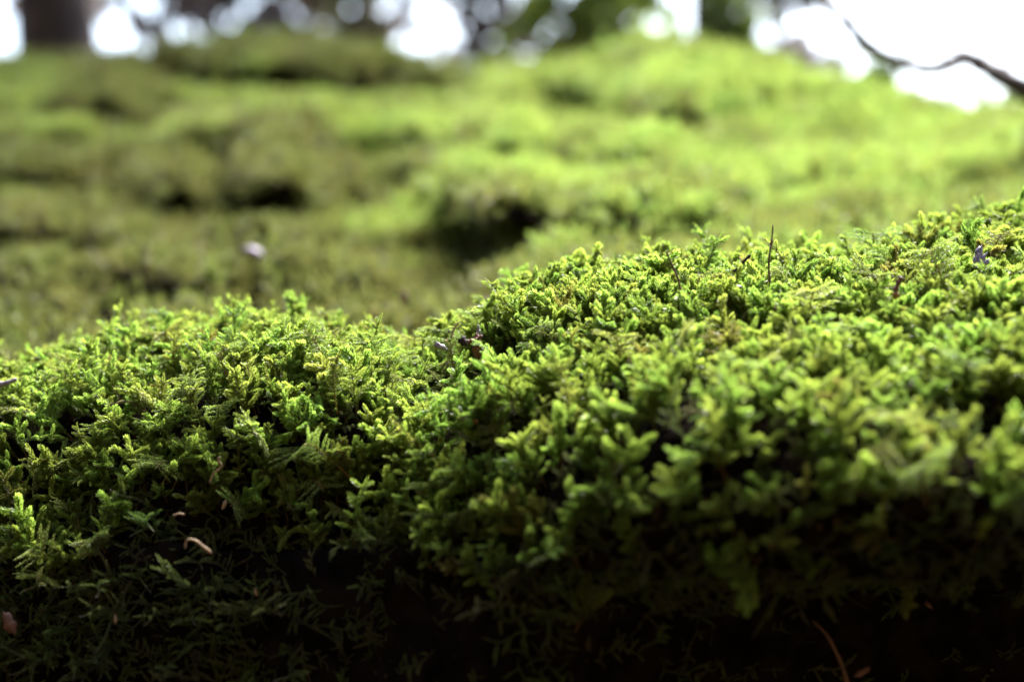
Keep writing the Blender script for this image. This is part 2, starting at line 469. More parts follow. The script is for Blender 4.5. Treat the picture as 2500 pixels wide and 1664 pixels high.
def shoot_lobed(rng, q=1.0, big=1.0):
    """plump forked shoot: stem with blunt, leaf-clad branchlets"""
    mb = MB()
    H = rng.uniform(.0075, .0105) * big
    lean = rng.normal(0, .0022, 2)
    top = np.array([lean[0], lean[1], H])
    main = bez((0, 0, -.001), (lean[0] * .2, lean[1] * .2, H * .6), top, 9)
    leafy(mb, main[2:], .00052, .00110, .00072, .00010 / q, .72, 0, .15, 1.0, rng=rng)
    mb.tube(main, np.linspace(.00018, .0001, 9), 4, 1, 0.1, cap=False)
    plane = rng.uniform(0, np.pi)
    nb = rng.integers(5, 9)
    for i in range(nb):
        t = .30 + .58 * (i + rng.uniform(0, .6)) / nb
        o = main[0] * (1 - t) ** 2 + 2 * t * (1 - t) * np.array([lean[0] * .2, lean[1] * .2, H * .6]) + t * t * top
        az = plane + (np.pi if i % 2 else 0) + rng.normal(0, .55)
        L = (rng.uniform(.0036, .0060)) * (1.12 - .55 * t) * big
        el = rng.uniform(.2, .85)
        d = np.array([math.cos(az) * math.cos(el), math.sin(az) * math.cos(el), math.sin(el)])
        p2 = o + d * L + np.array([0, 0, L * .18])
        br = bez(o, o + d * L * .5 + np.array([0, 0, -.0001]), p2, 7)
        leafy(mb, br, .00048, .00102, .00068, .00009 / q, .70, 0, .45, 1.0, rng=rng)
        if rng.uniform() < .35:
            az2 = az + rng.choice([-1, 1]) * rng.uniform(.5, .9)
            d2 = np.array([math.cos(az2) * .8, math.sin(az2) * .8, .55]); L2 = L * .5
            o2 = br[4]
            leafy(mb, bez(o2, o2 + d2 * L2 * .5, o2 + d2 * L2, 5), .00042, .0009, .0006, .00010 / q, .7, 0, .6, 1.0, rng=rng)
    return mb


def shoot_fern(rng, q=1.0, L0=None, up=0.6):
    """feather moss frond: arching stem with comb-like branchlets in one plane"""
    mb = MB()
    L = L0 or rng.uniform(.011, .017)
    c = rng.uniform(-.25, .25)
    p2 = np.array([L * (1 - up) * .9, L * c * .4, L * up])
    p1 = np.array([L * .12, 0, L * (up * .75 + .15)])
    main = bez((0, 0, -.001), p1, p2, 12)
    T, U, B = frames(main)
    leafy(mb, main[1:], .00030, .00060, .00042, .00016 / q, .6, 0, .2, 1.0, rng=rng)
    mb.tube(main, np.linspace(.00022, .00009, 12), 5, 1, .1, cap=False)
    npair = int(rng.integers(9, 13))
    for i in range(npair):
        t = .24 + .72 * i / npair
        f = t * 11; k = min(int(f), 10); o = main[k] * (1 - (f - k)) + main[k + 1] * (f - k)
        tan = T[k]
        sd = np.cross(tan, np.array([0, 0, 1.0]) + np.array([-.6, 0, 0])); sd /= np.linalg.norm(sd)
        ll = L * .34 * math.sin(np.pi * (0.18 + .80 * (1 - t) ** .75)) * rng.uniform(.75, 1.15)
        for s in (-1, 1):
            if rng.uniform() < .06: continue
            d = sd * s * .86 + tan * .5 + rng.normal(0, .10, 3)
            droop = np.array([0, 0, -ll * .22 * rng.uniform(.2, 1.4)])
            br = bez(o, o + d * ll * .55, o + d * ll + droop, 6)
            leafy(mb, br, .00024, .00052, .00036, .00013 / q, .62, 0, .4, 1.0, rng=rng)
    return mb


def shoot_thin(rng, q=1.0):
    """slender branching shoot, pointed branchlets spreading sideways"""
    mb = MB()
    H = rng.uniform(.008, .013)
    lean = rng.normal(0, .003, 2)
    top = np.array([lean[0], lean[1], H]); c1 = np.array([lean[0] * .1, lean[1] * .1, H * .6])
    main = bez((0, 0, -.001), c1, top, 9)
    leafy(mb, main[2:], .00040, .00078, .0006, .00012 / q, .68, 0, .15, 1.0, rng=rng)
    mb.tube(main, np.linspace(.00018, .0001, 9), 4, 1, 0.1, cap=False)
    plane = rng.uniform(0, np.pi); nb = rng.integers(7, 12)
    for i in range(nb):
        t = .25 + .65 * (i + rng.uniform(0, .6)) / nb
        o = (1 - t) ** 2 * main[0] + 2 * t * (1 - t) * c1 + t * t * top
        az = plane + (np.pi if i % 2 else 0) + rng.normal(0, .8)
        L = rng.uniform(.0026, .0046) * (1.15 - .6 * t)
        el = rng.uniform(.15, .75)
        d = np.array([math.cos(az) * math.cos(el), math.sin(az) * math.cos(el), math.sin(el)])
        br = bez(o, o + d * L * .5, o + d * L + np.array([0, 0, L * rng.uniform(-.15, .25)]), 6)
        leafy(mb, br, .00038, .00078, .00052, .00010 / q, .66, 0, .4, 1.0, rng=rng)
    return mb


def shoot_strand(rng):
    """creeping strand: long wandering stem with short side branches, all clad in small leaves"""
    mb = MB()
    L = rng.uniform(.014, .026)
    w = rng.normal(0, .003, 2)
    t = np.linspace(0, 1, 14)
    main = bez((0, 0, 0), (L * .5, w[0] * -.5, .0035), (L, w[0], -.001 + w[1] * .5), 14)
    main[:, 1] += .0011 * np.sin(t * rng.uniform(5, 10) + rng.uniform(0, 6)); main[:, 2] += .0008 * np.sin(t * 7 + rng.uniform(0, 6))
    leafy(mb, main, .00030, .00080, .00062, .00020, .8, 0, .1, 1.0, rng=rng)
    mb.tube(main, .00016, 4, 1, .1, cap=False)
    for i in range(rng.integers(5, 9)):
        k = rng.integers(2, 13); s_ = rng.choice([-1, 1])
        d = np.array([.55, s_ * .75, rng.uniform(-.2, .7)]); l = rng.uniform(.003, .007)
        br = bez(main[k], main[k] + d * l * .5 + np.array([0, 0, .0008]), main[k] + d * l, 7)
        leafy(mb, br, .00030, .00080, .00062, .00017, .8, 0, .35, 1.0, rng=rng)
    return mb


def shoot_far(rng):
    """low-detail tuft for the far slope: a handful of leafy branchlets"""
    mb = MB()
    for i in range(rng.integers(5, 8)):
        az = rng.uniform(0, 6.28); r0 = rng.uniform(0, .003)
        o = np.array([math.cos(az) * r0, math.sin(az) * r0, -.001])
        H = rng.uniform(.006, .011)
        d = np.array([math.cos(az) * .45, math.sin(az) * .45, 1]) + rng.normal(0, .2, 3)
        br = bez(o, o + np.array([0, 0, H * .5]), o + d * H, 5)
        leafy(mb, br, .0006, .0024, .0019, .0008, .75, 0, .3, 1.0, rng=rng)
    return mb


def library(name, fn, count, mats, seed):
    col = bpy.data.collections.new(name)           # not linked to the scene: only sources for the moss carpets
    for i in range(count):
        me = fn(np.random.default_rng(seed + i)).mesh("%s_shoot" % name, mats, age=True)
        o = bpy.data.objects.new("%s_shoot_%02d" % (name, i), me)
        col.objects.link(o)
    return col


LIB_lobed = library("lobed_moss", lambda r: shoot_lobed(r), 12, [M_moss, M_stem], 100)
LIB_thin = library("thin_moss", lambda r: shoot_thin(r), 10, [M_moss, M_stem], 200)
LIB_fern = library("feather_moss", lambda r: shoot_fern(r, up=r.uniform(.35, .8)), 10, [M_fern, M_stem], 300)
LIB_strand = library("creeping_moss", shoot_strand, 10, [M_strand, M_oldstem], 400)
LIB_far = library("far_moss", shoot_far, 10, [M_far, M_stem], 500)

LIB_left = bpy.data.collections.new("left_mix"); LIB_right = bpy.data.collections.new("right_mix")
for o in list(LIB_thin.objects) + list(LIB_lobed.objects)[:7]: LIB_left.objects.link(o)
for o in list(LIB_lobed.objects) + list(LIB_thin.objects)[:3] + list(LIB_fern.objects)[:1]: LIB_right.objects.link(o)

# ------------------------------------------------------------------ scattering
c0 = P[:-1, :-1]; c1 = P[:-1, 1:]; c2 = P[1:, 1:]; c3 = P[1:, :-1]
AREA = 0.5 * np.linalg.norm(np.cross(c2 - c0, c3 - c1), axis=-1)
CEN = (c0 + c1 + c2 + c3) / 4
NRM = dN[:-1, :-1]
ZC = zone[:-1, None] + 0 * AREA
CPX, CPY = proj(CEN)


def scatter(dens, rng):
    """points on the bank; DENS is a per-cell density in shoots per square metre"""
    lam = AREA * dens
    k = rng.poisson(lam)
    i, j = np.nonzero(k)
    rep = k[i, j]; i = np.repeat(i, rep); j = np.repeat(j, rep)
    u = rng.uniform(size=(len(i), 1)); v = rng.uniform(size=(len(i), 1))
    p = (c0[i, j] * (1 - u) + c1[i, j] * u) * (1 - v) + (c3[i, j] * (1 - u) + c2[i, j] * u) * v
    return p, NRM[i, j], i, j


def eulers(Z, X):
    """XYZ eulers of frames whose z axis is Z and whose x axis leans to X"""
    Z = Z / np.linalg.norm(Z, axis=1, keepdims=True)
    X = X - (X * Z).sum(1, keepdims=True) * Z; X /= np.linalg.norm(X, axis=1, keepdims=True) + 1e-9
    Y = np.cross(Z, X)
    ey = -np.arcsin(np.clip(X[:, 2], -1, 1))
    ex = np.arctan2(Y[:, 2], Z[:, 2]); ez = np.arctan2(X[:, 1], X[:, 0])
    return np.stack([ex, ey, ez], -1)


def carpet(name, label, col, pts, eul, scl, tint, rng):
    n = len(pts)
    me = bpy.data.meshes.new(name)
    me.vertices.add(n); me.vertices.foreach_set("co", pts.astype(np.float32).ravel())
    for nm, ty, val in (("rot", 'FLOAT_VECTOR', eul), ("scl", 'FLOAT', scl), ("tint", 'FLOAT', tint)):
        a = me.attributes.new(nm, ty, 'POINT')
        a.data.foreach_set("vector" if ty == 'FLOAT_VECTOR' else "value", np.asarray(val, np.float32).ravel())
    a = me.attributes.new("pick", 'INT', 'POINT')
    a.data.foreach_set("value", rng.integers(0, len(col.objects), n).astype(np.int32))
    o = obj(name, me)
    tag(o, label, kind="stuff")
    ng = bpy.data.node_groups.new(name + "_scatter", 'GeometryNodeTree')
    ng.interface.new_socket("Geometry", in_out='INPUT', socket_type='NodeSocketGeometry')
    ng.interface.new_socket("Geometry", in_out='OUTPUT', socket_type='NodeSocketGeometry')
    N, L = ng.nodes, ng.links
    gin = N.new("NodeGroupInput"); gout = N.new("NodeGroupOutput")
    iop = N.new("GeometryNodeInstanceOnPoints")
    ci = N.new("GeometryNodeCollectionInfo"); ci.inputs["Collection"].default_value = col
    ci.inputs["Separate Children"].default_value = True; ci.inputs["Reset Children"].default_value = True

    def attr(nm, ty):
        a = N.new("GeometryNodeInputNamedAttribute"); a.data_type = ty; a.inputs["Name"].default_value = nm
        return a.outputs["Attribute"]
    L.new(gin.outputs[0], iop.inputs["Points"]); L.new(ci.outputs[0], iop.inputs["Instance"])
    iop.inputs["Pick Instance"].default_value = True
    L.new(attr("pick", 'INT'), iop.inputs["Instance Index"])
    e2r = N.new("FunctionNodeEulerToRotation")
    L.new(attr("rot", 'FLOAT_VECTOR'), e2r.inputs[0]); L.new(e2r.outputs[0], iop.inputs["Rotation"])
    L.new(attr("scl", 'FLOAT'), iop.inputs["Scale"])
    L.new(iop.outputs[0], gout.inputs[0])
    md = o.modifiers.new("scatter", 'NODES'); md.node_group = ng
    return o


UP = np.array([0, 0, 1.0])


def orient(p, nrm, rng, wn=.6, wu=.7, jit=.25, ahead=None, wa=0.0):
    n = len(p)
    Z = nrm * wn + UP * wu + rng.normal(0, jit, (n, 3))
    X = rng.normal(0, 1, (n, 3))
    if ahead is not None: X = X * (1 - wa) + ahead * wa
    return eulers(Z, X)


fz = (ZC >= 1) & (ZC < 7.9)
holes = noise3(CEN, 0.022, 21, 2)
# bare dark hollows in the near mound (pixel bearing of their middle)
HOL = [(60, 1085, 110, 45), (1240, 925, 120, 40), (2330, 1105, 150, 50), (760, 1010, 60, 22), (500, 1095, 90, 24), (330, 880, 60, 16),
       (1010, 1040, 80, 24), (1720, 990, 90, 26), (2030, 1000, 110, 26), (1900, 1110, 80, 26), (1470, 1020, 60, 22), (780, 1130, 70, 24), (1560, 1180, 90, 30), (1130, 1000, 120, 34)]
hol = np.zeros_like(CPX)
for cx, cy, rx, ry in HOL:
    hol = np.maximum(hol, np.exp(-((CPX - cx) / rx) ** 2 - ((CPY - cy) / ry) ** 2))
lowlimit = np.interp(CPX, [0, 500, 900, 1300, 1700, 2100, 2500], [1340, 1360, 1380, 1400, 1330, 1300, 1230])
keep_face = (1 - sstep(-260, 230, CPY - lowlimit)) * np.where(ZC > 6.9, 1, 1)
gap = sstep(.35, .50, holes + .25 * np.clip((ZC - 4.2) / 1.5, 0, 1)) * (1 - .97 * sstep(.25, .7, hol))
left = 1 - sstep(1080, 1230, CPX)

rng = np.random.default_rng(11)
lowr = sstep(3.2, 5.6, ZC)
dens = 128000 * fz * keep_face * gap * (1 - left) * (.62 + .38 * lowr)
p, nn, i, j = scatter(dens, rng)
carpet("lobed_moss", "plump yellow green moss covering the near right mound", LIB_right, p, orient(p, nn, rng, .55, .75, .28),
       np.clip(rng.normal(.74, .16, len(p)), .42, 1.2) * (1.1 - .1 * lowr[i, j]), np.where(rng.uniform(size=len(p)) < .04, .85, np.clip(rng.normal(.08, .14, len(p)), 0, .6)), rng)
print("lobed", len(p))
dens = 112000 * fz * keep_face * gap * left
p, nn, i, j = scatter(dens, rng)
carpet("branching_moss", "slender branched green moss covering the near left mound", LIB_left, p, orient(p, nn, rng, .75, .55, .32),
       np.clip(rng.normal(.78, .17, len(p)), .42, 1.25), np.where(rng.uniform(size=len(p)) < .05, .9, np.clip(rng.normal(.12, .15, len(p)), 0, .7)), rng)
print("thin", len(p))
fpatch = sstep(.5, .62, noise3(CEN, .02, 33, 2))
dens = fz * keep_face * gap * (26000 * left * (.25 + fpatch) + 3500 * (1 - left) * fpatch)
p, nn, i, j = scatter(dens, rng)
ahead = np.array([-.35, -.75, .1])
carpet("feather_moss", "fine feathery moss mixed into the near mounds", LIB_fern, p, orient(p, nn, rng, .7, .6, .25, ahead, .6),
       rng.uniform(.65, 1.1, len(p)), np.clip(rng.normal(.25, .2, len(p)), 0, .8), rng)
print("fern", len(p))
fl = (ZC >= .3) & (ZC < 4.5)
clump = sstep(.44, .62, noise3(CEN * np.array([.6, 1, 1]), .018, 44, 2))
bare = 1 - .85 * sstep(1500, 1900, CPX) * sstep(1330, 1420, CPY)
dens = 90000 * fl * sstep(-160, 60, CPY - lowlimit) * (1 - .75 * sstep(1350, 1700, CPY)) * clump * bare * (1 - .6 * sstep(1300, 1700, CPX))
p, nn, i, j = scatter(dens, rng)
Zf = nn * .8 + UP * .35 + rng.normal(0, .3, (len(p), 3))
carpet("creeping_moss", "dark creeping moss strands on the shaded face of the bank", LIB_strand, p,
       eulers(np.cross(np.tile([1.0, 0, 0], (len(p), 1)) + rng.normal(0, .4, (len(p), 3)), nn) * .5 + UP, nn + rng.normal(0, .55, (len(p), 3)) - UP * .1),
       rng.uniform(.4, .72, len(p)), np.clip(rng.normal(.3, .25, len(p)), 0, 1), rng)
print("strand", len(p))

dens = 110000 * ((ZC >= .5) & (ZC < 9)) * (.4 + .6 * clump) * bare
p, nn, i, j = scatter(dens, rng)
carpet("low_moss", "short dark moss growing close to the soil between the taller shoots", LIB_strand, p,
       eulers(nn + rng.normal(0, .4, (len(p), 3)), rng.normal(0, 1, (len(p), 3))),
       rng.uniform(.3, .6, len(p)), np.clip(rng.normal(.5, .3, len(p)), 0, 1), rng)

# ---- the slope behind: sharper shoots near, coarser tufts further off
sz = (ZC >= 7.9) & (ZC < 30.6)
depth = CEN[..., 1]
pitc = pit_m[:-1, :-1]
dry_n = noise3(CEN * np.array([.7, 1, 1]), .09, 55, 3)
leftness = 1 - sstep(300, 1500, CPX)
brown_tint = np.clip(.8 * sstep(.48, .62, dry_n + .10 * leftness) + .5 * leftness - .1, 0, 1)  # browner in dry patches and towards the left
bald = sstep(.30, .42, noise3(CEN * np.array([.6, 1, 1]), .05, 66, 3) - .12 * leftness + .06)
dens = sz * 42000 * np.clip((.62 / depth), .5, 1.15) ** 1.0 * (1 - .75 * sstep(.45, .9, pitc)) * (.3 + .7 * bald)
tuft = noise3(CEN, .026, 77, 2)
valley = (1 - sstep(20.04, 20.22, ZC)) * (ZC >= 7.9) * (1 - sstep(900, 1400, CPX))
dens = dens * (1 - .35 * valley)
brown_tint = np.clip(brown_tint + .45 * valley, 0, 1)
dens = dens * (.3 + .7 * sstep(.40, .56, tuft))
p, nn, i, j = scatter(dens, rng)
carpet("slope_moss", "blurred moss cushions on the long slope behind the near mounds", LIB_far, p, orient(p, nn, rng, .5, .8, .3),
       rng.uniform(.8, 1.35, len(p)) * np.clip(p[:, 1] / .9, .75, 1.25), np.clip(brown_tint[i, j] + rng.normal(0, .12, len(p)), 0, 1), rng)
print("far", len(p))


# ------------------------------------------------------------------ trees beyond the slope
def leaf_mat(name, a, b, trans):
    m, n, l, p = new_mat(name)
    no = n.new("ShaderNodeTexNoise"); tc = n.new("ShaderNodeTexCoord"); no.inputs["Scale"].default_value = 3.0
    l.new(tc.outputs["Object"], no.inputs["Vector"])
    rp = ramp(n, [(.3, a), (.7, b)]); l.new(no.outputs["Fac"], rp.inputs[0]); l.new(rp.outputs[0], p.inputs["Base Color"])
    p.inputs["Roughness"].default_value = .5
    tr = n.new("ShaderNodeBsdfTranslucent"); l.new(rp.outputs[0], tr.inputs["Color"])
    ms = n.new("ShaderNodeMixShader"); ms.inputs[0].default_value = trans
    l.new(p.outputs[0], ms.inputs[1]); l.new(tr.outputs[0], ms.inputs[2]); l.new(ms.outputs[0], n["Material Output"].inputs["Surface"])
    return m


M_bark = plain("bark", (0.06, 0.048, 0.046), (0.13, 0.105, 0.10), 14, .9, .15, .6)
M_leaf_olive = leaf_mat("olive_foliage", (0.045, 0.05, 0.02), (0.10, 0.105, 0.04), .35)
M_leaf_green = leaf_mat("green_foliage", (0.05, 0.09, 0.015), (0.12, 0.19, 0.03), .5)
M_leaf_bright = leaf_mat("bright_foliage", (0.10, 0.15, 0.03), (0.20, 0.26, 0.05), .55)
M_leaf_brown = leaf_mat("russet_foliage", (0.09, 0.065, 0.06), (0.16, 0.125, 0.11), .3)


def leaves(mb, cen, rad, depth, size, rng):
    """leaf blades spread through an ellipsoid, thinning irregularly"""
    n = int(depth * np.pi * rad[0] * min(rad[1], rad[2]) / (.20 * size ** 2)) + 3
    u = rng.normal(0, 1, (n, 3)); u /= np.linalg.norm(u, axis=1, keepdims=True)
    q = cen + u * rad * rng.uniform(0, 1, (n, 1)) ** .42
    d = rng.normal(0, 1, (n, 3)) + np.array([0, 0, -.5]); d /= np.linalg.norm(d, axis=1, keepdims=True)
    e = np.cross(d, rng.normal(0, 1, (n, 3))); e /= np.linalg.norm(e, axis=1, keepdims=True)
    f = np.cross(d, e)
    L = size * rng.uniform(.7, 1.35, (n, 1)); w = L * .34
    V = np.stack([q, q + d * L * .3 + e * w + f * L * .07, q + d * L * .7 + e * w * .8 + f * L * .06, q + d * L - f * L * .05,
                  q + d * L * .7 - e * w * .8 + f * L * .06, q + d * L * .3 - e * w + f * L * .07], 1).reshape(-1, 3)
    k = np.arange(n)[:, None] * 6
    mb.add(V, np.concatenate([k + np.array([0, 1, 2, 3]), k + np.array([0, 3, 4, 5])]), 0)


def tree(name, label, cat, group, px_, d, wpx, top, clumps, mat, seed, leaf=.03, limbs=True, lean=0.0, shade_boughs=()):
    """clumps: (px, py, half width px, half height px, leaves) at the tree's own distance"""
    rng = np.random.default_rng(seed)
    s = W / 2500 * d
    base = np.array([(px_ - 1250) * s, d, -.40 - .02 * max(d - 3, 0)])
    root = tag(obj(name, None, loc=base), label, cat, group)
    r = wpx * s / 2
    n = 14
    t = np.linspace(0, 1, n)
    H = top - base[2]
    path = np.stack([lean * t * H + .02 * H * np.sin(t * 5 + seed), .02 * H * np.cos(t * 4 + seed) - .02 * H * math.cos(seed), t * H], -1)
    path[:, 0] -= np.interp(-base[2], path[:, 2], path[:, 0])
    mb = MB(); mb.tube(path, r * (1.25 - .75 * t + .5 * np.exp(-t * 12)), 12, 0)
    V = mb.V[0]; nn_ = noise3(V + base, .12, seed, 3) - .5
    cx = np.repeat(path, 12, 0); V[:] = cx + (V - cx) * (1 + .35 * nn_[:, None])
    obj("trunk", mb.mesh("trunk", [M_bark], smooth=True), root)
    cr = MB()
    for cl in list(clumps) + list(shade_boughs):
        if len(cl) == 5:
            cx_, cy_, rx, ry, k = cl
            c = at(cx_, cy_, d) - base
            c[1] += rng.normal(0, .12 * d * .3)
        else:                                            # an unseen bough added for shade, given in metres
            c = np.array(cl[:3]) - base; rx, ry, k = cl[3] / s, cl[4] / s, cl[5]
        if limbs:
            z0 = min(max(c[2] - abs(c[0]) * .6, H * .1), H * .95)
            p0 = np.array([np.interp(z0, path[:, 2], path[:, k2]) for k2 in range(3)])
            lb = MB(); pp = bez(p0, (p0 + c) / 2 + np.array([0, 0, .12 * np.linalg.norm(c - p0)]), c, 9)
            lb.tube(pp, np.linspace(r * .35, r * .08, 9), 6, 0)
            for a in range(5):
                o = pp[3 + a]; e = o + rng.normal(0, 1, 3) * np.array([rx, rx, ry]) * s * .7
                lb.tube(bez(o, (o + e) / 2 + rng.normal(0, .02, 3), e, 5), np.linspace(r * .1, r * .03, 5), 4, 0)
            obj("limb", lb.mesh("limb", [M_bark]), root)
        leaves(cr, c, np.array([rx, max(rx, ry) * .8, ry]) * s, k, leaf, rng)
    obj("crown", cr.mesh("crown", [mat]), root)
    return root


GT = "trees and bushes beyond the mossy slope"
tree("tree", "thick dark trunked tree at the far left behind the slope", "tree", GT, 205, 3.2, 190, 2.6,
     [(150, -900, 500, 300, 1.6), (430, -600, 260, 200, 1.6), (60, -420, 160, 140, 1.6)], M_leaf_olive, 1, .06,
     lean=0.0, shade_boughs=[(.02, 2.5, 1.85, .5, .2, 3.2), (-.5, 2.6, 1.95, .5, .2, 3.0), (.12, 3.1, 2.2, .45, .2, 3.0), (-.35, 3.1, 2.15, .5, .2, 3.2), (-.9, 3.2, 2.3, .5, .2, 3.0), (-.9, 1.4, 2.1, .8, .25, 2.2), (-.5, .3, 2.3, .8, .25, 2.2), (.5, -.3, 2.4, .7, .25, 2.0)])  # unseen boughs added to shade the left slope and cut overhead sky
tree("sparse_bush", "thin bush letting most of the sky through right of the thick left trunk", "bush", GT, 470, 4.6, 26, .75,
     [(430, -10, 200, 90, 1.2), (700, 30, 130, 100, 1.3), (560, -150, 330, 120, 1.2), (290, 70, 110, 100, .8), (560, 70, 200, 80, .55)], M_leaf_brown, 2, .075)
tree("olive_bush", "dense olive brown bush between the two clusters of bright sky", "bush", GT, 835, 4.2, 30, .9,
     [(830, 60, 90, 130, 3.2), (820, -140, 140, 120, 2.5)], M_leaf_olive, 3, .05)
tree("sparse_bush", "purplish thin bush with large sky gaps above the middle of the slope", "bush", GT, 1150, 4.8, 34, .85,
     [(1030, -20, 170, 100, .9), (1190, 60, 90, 120, 1.8), (1000, 130, 140, 80, .75), (1240, -100, 160, 90, 2.0), (1130, 170, 130, 50, 2.0)], M_leaf_brown, 4, .075)
tree("leafy_bush", "green leafy bush dotted with round sky gaps, right of the middle of the skyline", "bush", GT, 1450, 4.4, 30, .95,
     [(1390, 70, 150, 120, 1.4), (1560, 40, 120, 120, 1.7), (1470, -120, 220, 110, 2.0), (1300, 150, 90, 70, 1.4)], M_leaf_bright, 5, .07)
tree("tree", "slim dark trunked tree standing right of the middle of the skyline", "tree", GT, 1690, 4.0, 84, 2.4,
     [(1650, -700, 320, 220, 1.6), (1850, -480, 220, 160, 1.6)], M_leaf_olive, 6, .06)
tree("leafy_bush", "bright yellow green bush just right of the slim dark trunk", "bush", GT, 1790, 3.0, 26, .6,
     [(1790, 40, 80, 130, 2.6), (1730, 130, 100, 60, 2.0), (1800, -140, 110, 90, 2.4)], M_leaf_bright, 7, .045)
tree("russet_bush", "brownish bush at the left edge of the big white sky opening", "bush", GT, 1890, 4.0, 18, .8,
     [(1890, 20, 90, 80, 1.9), (1910, 130, 120, 60, 1.5), (1890, -130, 130, 90, 1.7), (2010, 180, 80, 60, 1.0), (1990, 60, 70, 90, .8), (2080, 240, 80, 40, 1.5)], M_leaf_brown, 8, .055)
tree("low_bush", "small green bush peeping over the right end of the skyline", "bush", GT, 2200, 3.2, 18, .35,
     [(2140, 225, 70, 70, 2.0), (2430, 280, 120, 60, 1.8), (2300, 290, 80, 30, 1.6), (2060, 230, 70, 50, 1.5)], M_leaf_green, 9, .045)

# ------------------------------------------------------------------ the bare branch against the sky
bd = .72
pts = [(1985, -70), (2000, 10), (2058, 38), (2100, 98), (2150, 132), (2205, 156), (2275, 172), (2318, 158), (2356, 136), (2420, 172), (2500, 218), (2700, 330), (3150, 640)]
rad = [9, 11, 14, 16, 15, 15, 16, 18, 22, 25, 27, 30, 34]
tt = np.linspace(0, len(pts) - 1, 60)
pp = np.array([at(np.interp(t, range(len(pts)), [a[0] for a in pts]), np.interp(t, range(len(pts)), [a[1] for a in pts]), bd + .012 * math.sin(t * 1.7)) for t in tt])
ker = np.ones(3) / 3
pp[1:-1] = np.stack([np.convolve(pp[:, k], ker, 'valid') for k in range(3)], -1)
mb = MB(); mb.tube(pp, np.interp(tt, range(len(pts)), rad) * W / 2500 * bd * (1 + .12 * np.sin(tt * 9)), 8, 0)
M_branch = plain("glare_paled_bark", (0.09, 0.075, 0.075), (0.18, 0.15, 0.15), 60, .9, .15, .7)  # bark colour paled to stand in for sky glare
br = tag(obj("bare_branch", mb.mesh("bare_branch", [M_branch], smooth=True)), "dark bare branch crossing the white sky at the upper right", "branch")
for (a, b, r0) in (((2356, 146), (2322, 118), 10), ((2318, 168), (2300, 128), 10), ((2450, 188), (2472, 150), 7), ((2180, 146), (2150, 215), 5), ((2080, 66), (2010, 95), 6)):
    mb = MB(); q0 = at(*a, bd); q1 = at(*b, bd - .004)
    mb.tube(bez(q0, (q0 + q1) / 2 + np.array([0, 0, .001]), q1, 5), np.linspace(r0, r0 * .4, 5) * W / 2500 * bd, 6, 0)
    obj("snag", mb.mesh("snag", [M_branch], smooth=True), br)

# ------------------------------------------------------------------ litter and odd shoots on the near mounds
M_dry = plain("dry_stem", (0.08, 0.035, 0.02), (0.16, 0.08, 0.04), 300, .6)
M_orange = plain("orange_needle", (0.24, 0.085, 0.03), (0.34, 0.15, 0.06), 300, .5)
M_tan = plain("tan_stalk", (0.28, 0.17, 0.09), (0.38, 0.26, 0.15), 300, .6)
M_barkflake = plain("bark_flake", (0.10, 0.045, 0.03), (0.20, 0.10, 0.07), 500, .75, .3, .5)
M_stone = plain("sky_tinted_stone", (0.22, 0.18, 0.25), (0.36, 0.31, 0.40), 300, .6, .3, .5)  # lavender of the reflected sky put into the stone's base colour
M_grey = plain("grey_litter", (0.20, 0.17, 0.20), (0.36, 0.32, 0.37), 500, .5, .4, .4)
M_purple = plain("purple_scale", (0.12, 0.09, 0.17), (0.30, 0.25, 0.38), 700, .4, .5, .5)
M_husk = plain("red_husk", (0.07, 0.018, 0.018), (0.15, 0.05, 0.035), 300, .35, .5)
M_amber = plain("amber_husk", (0.22, 0.10, 0.02), (0.33, 0.18, 0.05), 300, .5)
M_rim = plain("dark_wood", (0.02, 0.014, 0.011), (0.05, 0.035, 0.03), 300, .8, .2, .5)


def dsurf(px_, py_, ahead=0.0):
    return min(surf(px_, py_ + k)[0][1] for k in (0, 25, 50)) - ahead


def poly(pixels, d, n=24, wob=0.0):
    """smooth 3-D path through pixels at depth d (scalar or one per pixel)"""
    d = np.broadcast_to(np.asarray(d, float), (len(pixels),))
    q = np.array([at(x, y, z) for (x, y), z in zip(pixels, d)])
    s_ = np.linspace(0, len(q) - 1, n); j = np.clip(s_.astype(int), 0, len(q) - 2); t = (s_ - j)[:, None]
    m = np.gradient(q, axis=0) if len(q) > 2 else np.tile(q[1] - q[0], (2, 1))
    return (2*t**3 - 3*t**2 + 1) * q[j] + (t**3 - 2*t**2 + t) * m[j] + (-2*t**3 + 3*t**2) * q[j+1] + (t**3 - t**2) * m[j+1]


def strandlike(name, label, cat, pixels, d, w0, w1, mat, group=None, sides=7, n=26):
    """a round-section stalk or needle; widths in photograph pixels"""
    path = poly(pixels, d, n)
    mb = MB(); s_ = W / 2500 * np.mean(d)
    t = np.linspace(0, 1, n)
    r = (w0 + (w1 - w0) * t) / 2 * s_ * (1 + .12 * np.sin(t * 23) * (n > 10))
    r[-1] *= .35
    mb.tube(path, r, sides, 0)
    return tag(obj(name, mb.mesh(name, [mat], smooth=True)), label, cat, group)


